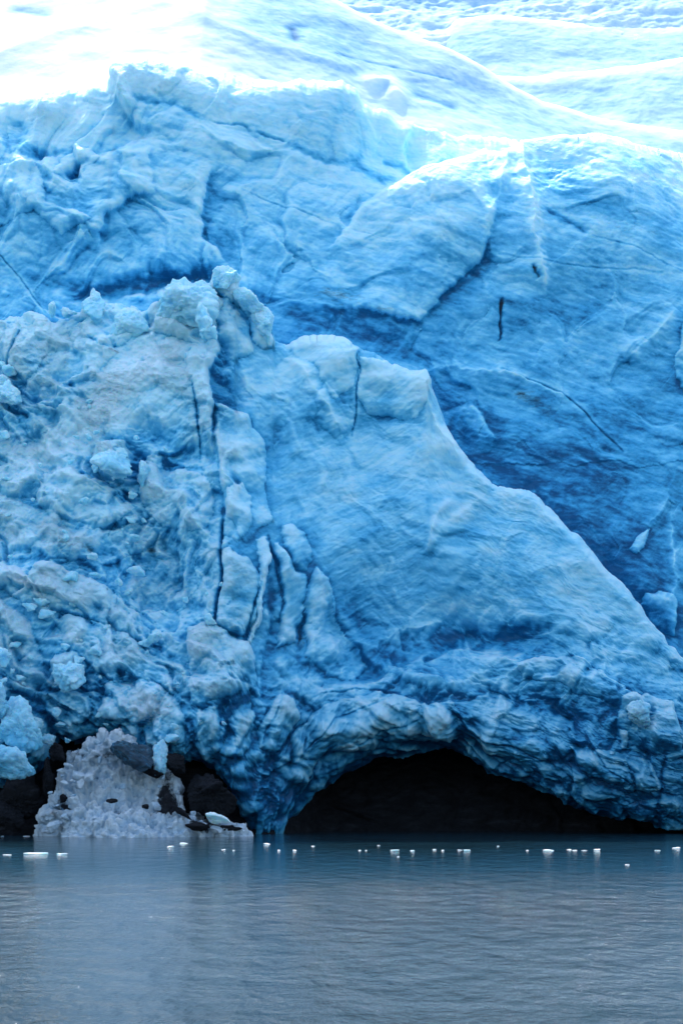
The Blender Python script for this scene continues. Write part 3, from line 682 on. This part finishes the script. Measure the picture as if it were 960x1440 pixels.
_bot = [(-600, 1120), (0, 1108), (40, 1095), (66, 1060), (80, 1042), (120, 1052), (180, 1062), (235, 1085), (262, 1075), (300, 1085), (335, 1130), (352, 1172), (365, 1190), (392, 1190), (412, 1150), (440, 1118), (480, 1092), (530, 1072), (580, 1060), (612, 1055), (650, 1064), (700, 1090), (760, 1118), (830, 1146), (900, 1158), (960, 1166), (1100, 1178), (1400, 1190)]
def but_bottom(xs):
    z = polyx(_bot, -2.4, xs); return z + .22 * fbm(xs * .6, xs * 0, xs * 0 + 4, 4, 88) * (z > 0)

front = build_sheet('broken_ice_wall', M_BUT, but_depth,
    [(-500, 470), (-60, 440), (0, 438), (30, 432), (60, 440), (70, 446), (110, 432), (122, 418), (150, 420), (200, 427), (232, 411), (262, 398), (284, 390), (298, 386), (303, 375), (331, 377), (337, 402), (352, 415), (372, 432), (384, 452), (388, 474), (402, 482),
     (425, 470), (455, 468), (490, 474), (508, 488), (548, 508), (600, 512), (606, 540), (622, 580), (650, 640), (690, 686), (740, 692), (775, 728), (810, 768), (850, 812), (880, 848), (915, 892), (950, 928), (1000, 965), (1150, 1040), (1400, 1080)],
    4.2, but_bottom, but_feats, but_noise, base=.40, seed=2, back=7, roll=1.0, lip=13, backslope=.3)
tag(front, 'fractured pale ice mass at the water with a dark arch melted under its right', 'ice wall')

# ------------------------------------------------------------------ snowfields above
def snow_sheet(name, crest, Y, dY, H, label, seed, step=.16, dents=(), blue=.12, rough=.5, x0=-44, x1=44, wrinkle=.15, tone_in=.74):
    xs = np.arange(x0 * 1.25, x1 * 1.25, step)
    zt = polyx(crest, Y, xs)
    n = int(math.hypot(H, dY) / step)
    t = np.linspace(0, 1, n)[:, None]
    X = np.repeat(xs[None], n, 0)
    Zf = zt[None] - H * t; Yf = Y - dY * t + 0 * X
    q = np.clip(t * n * step / 2.2, 0, 1); Zf = Zf - .0; Yf = Yf + 1.4 * (1 - np.sqrt(1 - (1 - q) ** 2))
    nb = 20; tb = np.linspace(1, 0, nb, endpoint=False)[:, None]
    P = np.concatenate([np.stack([np.repeat(xs[None], nb, 0), Yf[0][None] + 14 * tb ** 2, zt[None] - 3.0 * tb ** 2], -1), np.stack([X, Yf, Zf], -1)], 0)
    X, Yv, Z = P[..., 0].astype(f32), P[..., 1].astype(f32), P[..., 2].astype(f32)
    w = fbm(X * .08, Yv * .08, Z * .08, 3, seed)
    h = fbm(X * .06, Yv * .06, Z * .10, 3, seed + 1, .45) * .9 + ridged(X * .10 + w, Yv * .12, Z * .30 + w, 4, seed + 9, .5) * wrinkle * .5 + fbm(X * .6, Yv * .6, Z * .6, 5, seed + 20, .6) * (.12 + .14 * sstep(-14, -6, X)) * rough
    tt_ = np.concatenate([np.zeros(nb), np.linspace(0, 1, n)])[:, None] * math.hypot(H, dY)
    B = (blue + tone_in * (1 - np.exp(-tt_ / 3.0)) * np.exp(-tt_ / 22.0) * (.25 + .75 * sstep(-15, -5, X))).astype(f32) + fbm(X * .12, Yv * .12, Z * .4, 4, seed + 30) * .10 * rough  # white crest fading to pale blue: shading of the slope put into colour
    Dt = np.zeros(X.shape, f32)
    for (pts, amp, wd, b, dirt) in dents:
        PP = np.array([at(a, c, Y - dY * .4) for a, c in pts]); d, g, tt = seg_dist(X, Z, PP)
        e = np.exp(-(d / wd) ** 1.5); h = h + amp * e; B = B + b * e; Dt = Dt + dirt * e
    N = normals(P)
    if N[n // 2, len(xs) // 2, 1] > 0: N = -N
    P = P + np.stack([N[..., 0] * .4, N[..., 1], N[..., 2] * .5], -1) * h[..., None]
    cav = np.clip(h - box_blur(h, 6), -.5, .5)
    attr = np.stack([np.clip(B - cav * .5, 0, 1), np.zeros_like(B), np.clip(Dt, 0, 1), np.ones_like(B)], -1)  # hollows in the snow bluer: cavity occlusion put into the tint
    me = mesh_np(name, P.reshape(-1, 3), grid_faces(*X.shape)[:, ::-1], attr.reshape(-1, 4))
    o = link(name, me, M_SNOW); tag(o, label, None, None, 'structure'); return o

snow_sheet('snowfield', [(-900, -120), (0, -70), (300, -80), (420, -30), (470, -10), (520, 20), (620, 60), (700, 100), (760, 132), (830, 156), (960, 176), (1500, 220)],
    44, 28, 26, 'bright white snow slope above the cliff', 300, dents=[([(0, 105), (90, 60), (170, 20), (230, -5)], .35, 1.0, .06, 0), ([(268, 0), (290, 40), (380, 75), (480, 98)], .5, 1.0, .08, 0),
        ([(470, 71), (500, 72), (560, 73), (640, 76)], -.06, .12, .20, .42), ([(300, 20), (420, 45), (470, 60)], .3, 3.5, .16, .08), ([(410, 30), (414, 50)], -.3, .5, .3, .1), ([(590, 120), (640, 135)], -.3, .6, .25, 0), ([(20, 0), (60, 8)], -.3, .8, .35, 0), ([(520, 118), (548, 112), (556, 134)], 1.0, .9, -.1, 0)])
snow_sheet('snowfield', [(-900, -150), (300, -60), (560, 60), (660, 82), (700, 100), (740, 102), (830, 94), (960, 74), (1500, 60)], 56, 28, 30, 'white snow swell right of the cliff top', 340)
snow_sheet('snowfield', [(-900, -200), (300, -60), (560, 62), (600, 50), (640, 25), (690, 16), (760, 20), (860, 24), (960, 29), (1500, 60)], 70, 34, 34, 'broad white snow crest below the blue ice ridge', 380)
snow_sheet('snowfield', [(-900, -300), (300, -150), (960, -150), (1500, -150)], 90, 24, 26, 'rough blue grey ice at the top of the glacier', 420, dents=[([(780, 0), (860, 15), (960, 20)], -1.2, 1.0, .4, .4), ([(470, 15), (620, 0)], -1.2, 1.2, .35, .4), ([(740, 2), (800, 8)], -1.0, .8, .5, .2)], blue=.3, rough=1.1, wrinkle=1.0)

# ------------------------------------------------------------------ blocks, rocks, floating pieces
_ico = {}
def ico(sub):
    if sub in _ico: return _ico[sub]
    import bmesh
    bm = bmesh.new(); bmesh.ops.create_icosphere(bm, subdivisions=sub, radius=1)
    v = np.array([x.co[:] for x in bm.verts]); fcs = np.array([[a.index for a in q.verts] for q in bm.faces]); bm.free()
    _ico[sub] = (v, fcs); return _ico[sub]

def chunk(name, c, size, mat, seed, sub=6, planes=14, sharp=9., rot=0, rough=.10, lump=.24, point=0.0, tone=.30, snowy=.22, dirty=0.0, dim=True):
    v, fcs = ico(sub); r = np.random.RandomState(seed)
    n = r.normal(size=(planes, 3)); n /= np.linalg.norm(n, axis=1, keepdims=True)
    d = r.uniform(.62, 1.0, planes)
    q = np.clip(v @ n.T, 0, None) / d
    rad = 1.0 / np.maximum((np.sum(q ** sharp, 1)) ** (1 / sharp), .55)
    p = v * rad[:, None]
    if point: p[:, 0] *= 1 - point * np.clip(p[:, 2], 0, 1); p[:, 1] *= 1 - point * np.clip(p[:, 2], 0, 1)
    p /= np.abs(p).max(0)
    S = np.array(size) / 2
    o = p * S
    s0 = seed * 3.7; k = 1.6 / max(S.mean(), .05)
    m = max(S.min(), .04)
    x, y, z = (o[:, i].astype(f32) * k + s0 for i in range(3))
    h = fbm(x * .7, y * .7, z * .7, 3, seed) * lump + billow(x * 1.3, y * 1.3, z * 1.3, 3, seed + 4) * .10 * lump / .18 + fbm(x * 3, y * 3, z * 3, 4, seed + 7, .6) * rough
    o = o + v * (h * m)[:, None]
    a = D2R(rot); ca, sa = math.cos(a), math.sin(a)
    o = np.stack([o[:, 0] * ca - o[:, 2] * sa, o[:, 1], o[:, 0] * sa + o[:, 2] * ca], -1)
    wx, wz = c[0] + o[:, 0], c[2] + o[:, 2]
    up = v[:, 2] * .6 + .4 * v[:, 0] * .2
    Bc = tone - up * .12 - np.clip(h / m, -.3, .3) * .3 + fbm(x * .6, y * .6, z * .6, 4, seed + 21) * .16  # tops paler, undersides bluer: skylight put into the tint, besides snow
    at4 = np.stack([np.clip(Bc, 0, 1), np.clip(snowy + up * .25, 0, 1), np.full(len(o), dirty), low_shade(wx.astype(f32), wz.astype(f32)) if dim else np.ones(len(o))], -1)
    me = mesh_np(name, o, fcs, at4)
    ob = link(name, me, mat); ob.location = c
    return ob

def block(px, py, w, h, Y, label, seed, mat=None, cat='ice block', name='ice_block', dp=None, group=None, **k):
    x, z = at(px, py, Y); s = (Y + CD) / F
    dp = dp or (w + h) / 2
    o = chunk(name, (x, Y, z), (w * s, dp * s, h * s), mat or M_BLOCK, seed, **k)
    return tag(o, label, cat, group)

def dep(px, py, off=0.0):
    Y = 3.0
    for _ in range(5):
        x, z = at(px, py, Y); Y = float(but_depth(x, z))
    return Y + off

block(316, 391, 44, 36, dep(316, 385, -.6), 'squarish pale ice block capping the very peak of the front ice', 11, rot=-6, planes=9, sharp=20)
block(258, 428, 96, 74, dep(258, 428, -.9), 'large smooth pale slab leaning below the left of the peak', 12, rot=10, planes=16, sharp=6, lump=.30, snowy=.1)
block(289, 452, 27, 52, dep(288, 450, -2.6), 'narrow pointed ice horn in front of the smooth slab', 13, point=.55, planes=10)
block(291, 466, 27, 26, dep(290, 466, -3.0), 'small rounded ice lump at the foot of the pointed horn', 14, rough=.03)
block(351, 424, 62, 30, dep(340, 425, -.5), 'elongated pale block sloping down right from the peak', 15, rot=-38, planes=10)
block(372, 456, 36, 56, dep(372, 455, -.7), 'rounded upright block ending the right arm of the peak', 16, rot=12)
block(131, 428, 44, 62, dep(130, 425, -.6), 'pointed pale ice tooth on the left skyline of the front ice', 17, point=.6, planes=9, rot=-8)
block(76, 438, 15, 27, dep(75, 438, -.4), 'tiny upright ice stump left of the pointed tooth', 18)
block(98, 441, 28, 18, dep(98, 441, -.4), 'low ice lump between the stump and the pointed tooth', 19)
block(180, 456, 62, 44, dep(180, 455, -.8), 'grey blue angular slab between the pointed tooth and the smooth slab', 20, rot=12, planes=8)
block(157, 648, 54, 62, dep(155, 648, -1.4), 'rounded pale boulder of ice over the blue hollow in the left slope', 21, rot=20)
block(30, 1028, 80, 88, dep(28, 1030, -2.6), 'big rounded grey blue boulder with white upper edge at the left frame edge', 22, tone=.42, rot=-25, lump=.22, sharp=6)
block(14, 1076, 104, 56, dep(18, 1070, -3.8), 'lowest rounded ice boulder at the left edge, tapering right', 23, tone=.45, rot=-14, lump=.22, sharp=6)
block(2, 990, 52, 70, dep(5, 990, -2.8), 'partly cut off smooth ice boulder above a dark gap at the left edge', 24, tone=.42, lump=.22, sharp=6)
block(5, 922, 30, 34, dep(5, 920, -1.6), 'small rounded ice knob high on the left edge', 25)
block(222, 893, 30, 24, dep(220, 890, -1.2), 'small blue ice cobble at the lower end of the long roll', 26)
block(98, 948, 56, 50, dep(98, 948, -1.6), 'tilted block with a snowy top in the lower left slope', 27, rot=-20)
block(225, 1068, 26, 58, dep(222, 1066, -1.6), 'pale hanging ice tongue above the dark rocks', 28, point=-.3, rot=6)
block(898, 1000, 40, 52, dep(898, 1000, -1.1), 'pale squared ice block jutting from the right flank over the arch', 29, rot=8, planes=8)
block(200, 665, 24, 40, dep(205, 660, -.9), 'small upright lump of crumbly ice beside the blue hollow', 33)
block(14, 556, 40, 40, dep(12, 552, -1.3), 'bright rounded ice lump on the left edge beside the blue recess', 34)

# crumbled ice lumps scattered over the left slope
rnd = random.Random(5)
n = 0
while n < 110:
    px, py = rnd.uniform(-20, 340), rnd.uniform(480, 1050)
    t = (py - 480) / 570
    if px > 120 + 240 * t and rnd.random() < .7: continue
    w = 7 + 15 * rnd.random() ** 2.2
    s_ = (dep(px, py) + CD) / F
    block(px, py, w * rnd.uniform(.9, 1.5), w * rnd.uniform(.7, 1.1), dep(px, py, -.25 - w * .018), 'small crumbled ice lump lying on the snowy left slope of the front ice', 500 + n, sub=4,
          group='crumbled ice lumps on the left slope', rot=rnd.uniform(-40, 20), name='ice_lump', cat='ice lump', rough=.1, planes=9)
    n += 1

# dark bedrock under the ice: one structure sheet
xs = np.arange(-46, 46, .14); ny = 90
t = np.linspace(0, 1, ny)[:, None]
X = np.repeat(xs[None], ny, 0); Zr = -1.5 + 9.5 * t + 0 * X
inarch = sstep(-4.5, -1.0, X)
Yr = (-1.2 + 4.2 * t) * (1 - inarch) + inarch * (5.5 + 7 * t ** .8) + 0 * X
X = X.astype(f32); Zr = Zr.astype(f32); Yr = Yr.astype(f32)
ww = fbm(X * .2, Yr * .2, Zr * .2, 3, 900)
Yr = Yr - ridged(X * .22 + ww, Yr * .2, Zr * .5 + ww, 5, 910) * .9 - facets(X * .5, Yr * .5, Zr * .6 + ww, 3)[0] * .5
bed = link('bedrock', mesh_np('bedrock', np.stack([X, Yr, Zr], -1).reshape(-1, 3), grid_faces(*X.shape)), M_ROCK); tag(bed, 'dark wet bedrock under the ice and in the arch', None, None, 'structure')

# heap of fallen snow at the waterline
heap_depth = Depth([(50, 1172, -7), (350, 1172, -8), (200, 1172, -9), (88, 1052, -4.6), (150, 1030, -4.4), (200, 1060, -4.6), (260, 1120, -5.6), (330, 1160, -7), (120, 1135, -7.4), (220, 1135, -7.6), (60, 1120, -5.6), (150, 1090, -6), (-100, 1172, -6), (450, 1172, -8), (150, 1150, -8.6)])
hp = [(28, 1190), (46, 1180), (52, 1160), (58, 1135), (66, 1112), (78, 1098), (82, 1070), (86, 1052), (110, 1044), (135, 1036), (160, 1029), (185, 1042), (200, 1060), (216, 1078), (232, 1084), (250, 1096), (262, 1120), (285, 1140), (318, 1154), (345, 1172), (356, 1182), (372, 1190)]
xh = np.arange(at(28, 0, -7)[0], at(372, 0, -7)[0], .04)
zt = polyx(hp, -6, xh) + .22 * fbm(xh * 1.2, xh * 0, xh * 0 + 2, 5, 77, .65)
zt = np.maximum(zt, -1.0); nr = 200
t = np.linspace(0, 1, nr)[:, None]; Zh = zt[None] * (1 - t) - 1.3 * t; Xh = np.repeat(xh[None], nr, 0); Yh = heap_depth(Xh, Zh)
q = np.clip((zt[None] - Zh) / .9, 0, 1); Yh = Yh + 1.2 * (1 - np.sqrt(1 - (1 - q) ** 2))
tb = np.linspace(1, 0, 10, endpoint=False)[:, None]
P = np.concatenate([np.stack([np.repeat(xh[None], 10, 0), Yh[0][None] + 3 * tb, zt[None] - 1.5 * tb], -1), np.stack([Xh, Yh, Zh], -1)], 0)
X, Y, Z = (P[..., i].astype(f32) for i in range(3))
ff = Feats(heap_depth, X, Z, seed=930)
ff.step([(50, 1150), (80, 1138), (120, 1132), (170, 1140), (220, 1142), (270, 1150), (340, 1165)], -2.2, 1.6, .12, .9, True, -.05)
ff.patch(215, 1118, 22, 8, -20, dirt=.0, h=-.4); ff.patch(90, 1120, 8, 10, 30, dirt=.75); ff.patch(160, 1128, 14, 8, 0, dirt=.7); ff.patch(205, 1132, 10, 6, 0, dirt=.9, h=-.3)
ff.patch(240, 1128, 12, 14, 60, dirt=1.0, h=-.4); ff.patch(262, 1138, 14, 6, -40, dirt=1.0, h=-.4); ff.patch(285, 1160, 18, 6, -10, dirt=.9); ff.patch(150, 1060, 22, 4, 0, dirt=.45); ff.patch(110, 1062, 8, 4, 0, dirt=.5); ff.patch(120, 1095, 26, 5, 20, blue=.1, dirt=.3)
ff.patch(235, 1105, 10, 24, -10, dirt=.7)
fc, e = facets(X * 1.1, Y * 1.1, Z * 1.2, 940); fc2, e2 = facets(X * 2.8, Y * 2.8, Z * 2.8, 950)
h = ff.h + fbm(X * .5, Y * .5, Z * .5, 4, 960, .6) * 1.0 + fc * .45 + fc2 * .24 + facets(X * 6, Y * 6, Z * 6, 951)[0] * .10 + fbm(X * 3, Y * 3, Z * 3, 3, 970, .6) * .12
N = normals(P)
if N[120, 100, 1] > 0: N = -N
P = P + N * h[..., None] * np.array([.6, 1, .8])
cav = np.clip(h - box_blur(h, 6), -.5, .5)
attr = np.stack([np.clip(.30 + ff.B - cav * .9 + fbm(X * .8, Y * .8, Z * .8, 3, 980) * .1, 0, 1), 0 * X, np.clip(ff.Dt + .17 - cav * .6, 0, 1), 0 * X + 1], -1)  # recesses of the heap bluer and darker: occlusion put into the colour
heap = link('snow_heap', mesh_np('snow_heap', P.reshape(-1, 3), grid_faces(*X.shape)[:, ::-1], attr.reshape(-1, 4)), M_DEBRIS)
tag(heap, 'grainy white heap of fallen snow and ice sloping into the water at lower left', 'snow heap')

# broken pieces on the heap
rnd = random.Random(9)
for k in range(46):
    t_ = rnd.random() ** .7; px = 62 + t_ * (30 + 250 * rnd.random()); lo = np.interp(px, [a for a, b in hp], [b for a, b in hp])
    py = min(rnd.uniform(lo + 6, 1172), 1168); w = 5 + 13 * rnd.random() ** 2.5
    Yh_ = 0
    for _ in range(4): Yh_ = float(heap_depth(*at(px, py, Yh_)))
    block(px, py, w * rnd.uniform(1, 1.5), w * rnd.uniform(.7, 1.1), Yh_ - .45 - w * .012, 'small angular piece of broken ice lying on the snow heap at the waterline', 900 + k, sub=4, planes=7, sharp=16, rough=.08, lump=.12,
          rot=rnd.uniform(-50, 50), name='ice_fragment', cat='ice fragment', group='broken ice pieces on the snow heap', mat=M_DEBRIS, tone=rnd.uniform(.15, .5), dirty=.3 * rnd.random())
# rocks
def rock(px, py, w, h, Y, label, seed, **k): return block(px, py, w, h, Y, label, seed, M_ROCK, 'rock', 'rock', rough=.14, lump=.22, **k)
block(186, 1062, 70, 40, -6.2, 'dark grey layered block of dirty ice lying on the snow heap', 41, M_BLOCK_D, 'dirty ice block', 'dirty_ice_block', rot=-14, planes=8, tone=.7, dirty=1.0)
rock(215, 1086, 62, 26, -5.4, 'long low dark rock under the dirty ice block', 42, rot=-18)
rock(292, 1112, 92, 74, -4.6, 'largest dark rock dome between the snow heap and the ice front', 43, rot=-12, planes=10)
rock(250, 1078, 46, 40, -4.6, 'dark rock behind the pale hanging ice tongue', 44)
rock(78, 1058, 26, 30, -5.2, 'black rock wedged between the left boulders and the snow heap', 45)
rock(28, 1130, 74, 84, -3.6, 'black rock mass at the left frame edge below the ice boulders', 46)
rock(66, 1095, 26, 60, -4.6, 'tall narrow black rock beside the left flank of the snow heap', 47)
rock(8, 1150, 60, 50, -5.0, 'low black rock at the waterline in the lower left corner of the cliff', 48)
rock(236, 1128, 20, 26, -8.2, 'jagged black rock poking out of the right part of the snow heap', 49, rot=30, sub=5)
rock(256, 1142, 34, 10, -8.6, 'thin black rock shard lying slantwise in the snow', 50, rot=-35, sub=5)
rock(204, 1134, 12, 8, -9.2, 'single small black stone in the snow shelf', 51, sub=4)
rock(90, 1122, 16, 12, -7.4, 'small black stone on the left side of the snow heap', 52, sub=4, rot=20)
rock(282, 1163, 44, 14, -8.8, 'flat black rock at the waterline right of the snow shelf', 53, sub=5)
rock(318, 1166, 46, 14, -7.8, 'low black rock at the right tip of the snow heap', 54, sub=5)
rock(158, 1126, 18, 8, -8.2, 'small dark stone in the middle of the snow heap', 55, sub=4)
block(300, 1150, 52, 16, -8.6, 'thin snowy ice wedge between black rocks at the right end of the heap', 57, M_BRASH, rot=-20)

# floating bits: (px, py, width px, height px)
fl = [(12, 1202, 16, 3), (50, 1200.5, 36, 6), (86, 1201, 20, 4), (37, 1176, 12, 3), (66, 1175, 18, 3), (257, 1186, 17, 4), (240, 1191, 11, 5), (375, 1187, 11, 4), (314, 1195, 7, 3), (328, 1196, 5, 2.4),
      (392, 1196, 5, 3), (415, 1196, 7, 3.5), (555, 1196, 13, 4.5), (580, 1196.5, 7, 3.5), (610, 1195, 7, 2.5), (622, 1196, 5, 3), (646, 1195.5, 8, 3), (656, 1196, 11, 4.5), (506, 1196, 5, 2), (514, 1196, 4, 2),
      (770, 1196, 23, 5.5), (800, 1195, 9, 3), (807, 1196, 8, 2.6), (821, 1196, 10, 3), (840, 1195.5, 12, 5), (925, 1196, 11, 3), (951, 1192.5, 15, 5), (740, 1196, 6, 2), (880, 1216, 9, 2), (533, 1189, 6, 2), (3, 1176, 6, 2.5), (440, 1190, 5, 2), (560, 1205, 5, 2), (700, 1190, 5, 2)]
special = {1: 'longest flat white ice floe drifting at the left', 2: 'flat white floe just right of the longest left floe', 5: 'thin white floe nearest the snow heap, above a rounder bit', 6: 'short rounded floating bit left of the thin floe near the heap',
           20: 'wide low white floe right of the middle of the water', 24: 'stubby white floe ending the right-hand row', 26: 'white floe cut by the right frame edge', 12: 'small white floe starting the middle row of floating ice', 17: 'bright short floe closing the middle row of floating ice'}
for i, (px, py, w, h) in enumerate(fl):
    Dd = CH * F / (py - 1092); s = Dd / F
    o = chunk('floating_ice', ((px - 480) * s, Dd - CD, h * s * .05), (w * s, max(w * s * .8, .5), h * s * .55), M_BLOCK, 700 + i, sub=4, planes=8, rough=.12, lump=.3, tone=.12 + .12 * (i % 3), snowy=.6, dim=False)
    tag(o, special.get(i, 'tiny scrap of white ice floating on the dark water before the cliff'), 'floating ice', 'floating ice on the dark water')

# ------------------------------------------------------------------ water
xs = np.array([-4000, -400, -60, -30, 0, 30, 60, 400, 4000.]); ys = np.array([-4000, -600, -150, -100, -50, 0, 30, 400, 4000.])
XX, YY = np.meshgrid(xs, ys)
w = link('water', mesh_np('water', np.stack([XX, YY, 0 * XX], -1).reshape(-1, 3), grid_faces(*XX.shape)), M_WATER); tag(w, 'rippled grey blue glacial water', None, None, 'structure')

# ------------------------------------------------------------------ light
EL, AZ = 58, 14          # sun stands behind the glacier, a little left
wd = bpy.data.worlds.new('World'); sc.world = wd; wd.use_nodes = True
nt = wd.node_tree; bg = nt.nodes['Background']; sky = nt.nodes.new('ShaderNodeTexSky'); sky.sky_type = 'NISHITA'; sky.sun_disc = False
sky.sun_elevation = D2R(EL); sky.sun_rotation = D2R(-AZ); sky.air_density = 1.0; sky.dust_density = 2.0; sky.ozone_density = 0.4
nt.links.new(sky.outputs[0], bg.inputs[0]); bg.inputs[1].default_value = .40
L = bpy.data.lights.new('sun', 'SUN'); L.energy = 5.0; L.angle = D2R(.5); L.color = (1, .98, .95)
so = bpy.data.objects.new('sun', L); col.objects.link(so)
from mathutils import Vector
sd = Vector((-math.sin(D2R(AZ)) * math.cos(D2R(EL)), math.cos(D2R(AZ)) * math.cos(D2R(EL)), math.sin(D2R(EL))))
so.rotation_euler = sd.to_track_quat('Z', 'Y').to_euler(); so.location = (0, 0, 150)

# ------------------------------------------------------------------ camera
cam = bpy.data.cameras.new('camera'); co = bpy.data.objects.new('camera', cam); col.objects.link(co)
co.location = (0, -CD, CH); co.rotation_euler = (D2R(90), 0, 0)
cam.sensor_fit = 'VERTICAL'; cam.sensor_height = 36; cam.lens = 36 * F / 1440
cam.shift_y = (1092 - 720) / 1440; cam.clip_end = 20000; cam.clip_start = .5
sc.camera = co
sc.view_settings.view_transform = 'Standard'; sc.view_settings.look = 'None'; sc.view_settings.exposure = 0
sc.render.resolution_x, sc.render.resolution_y = 682, 1024
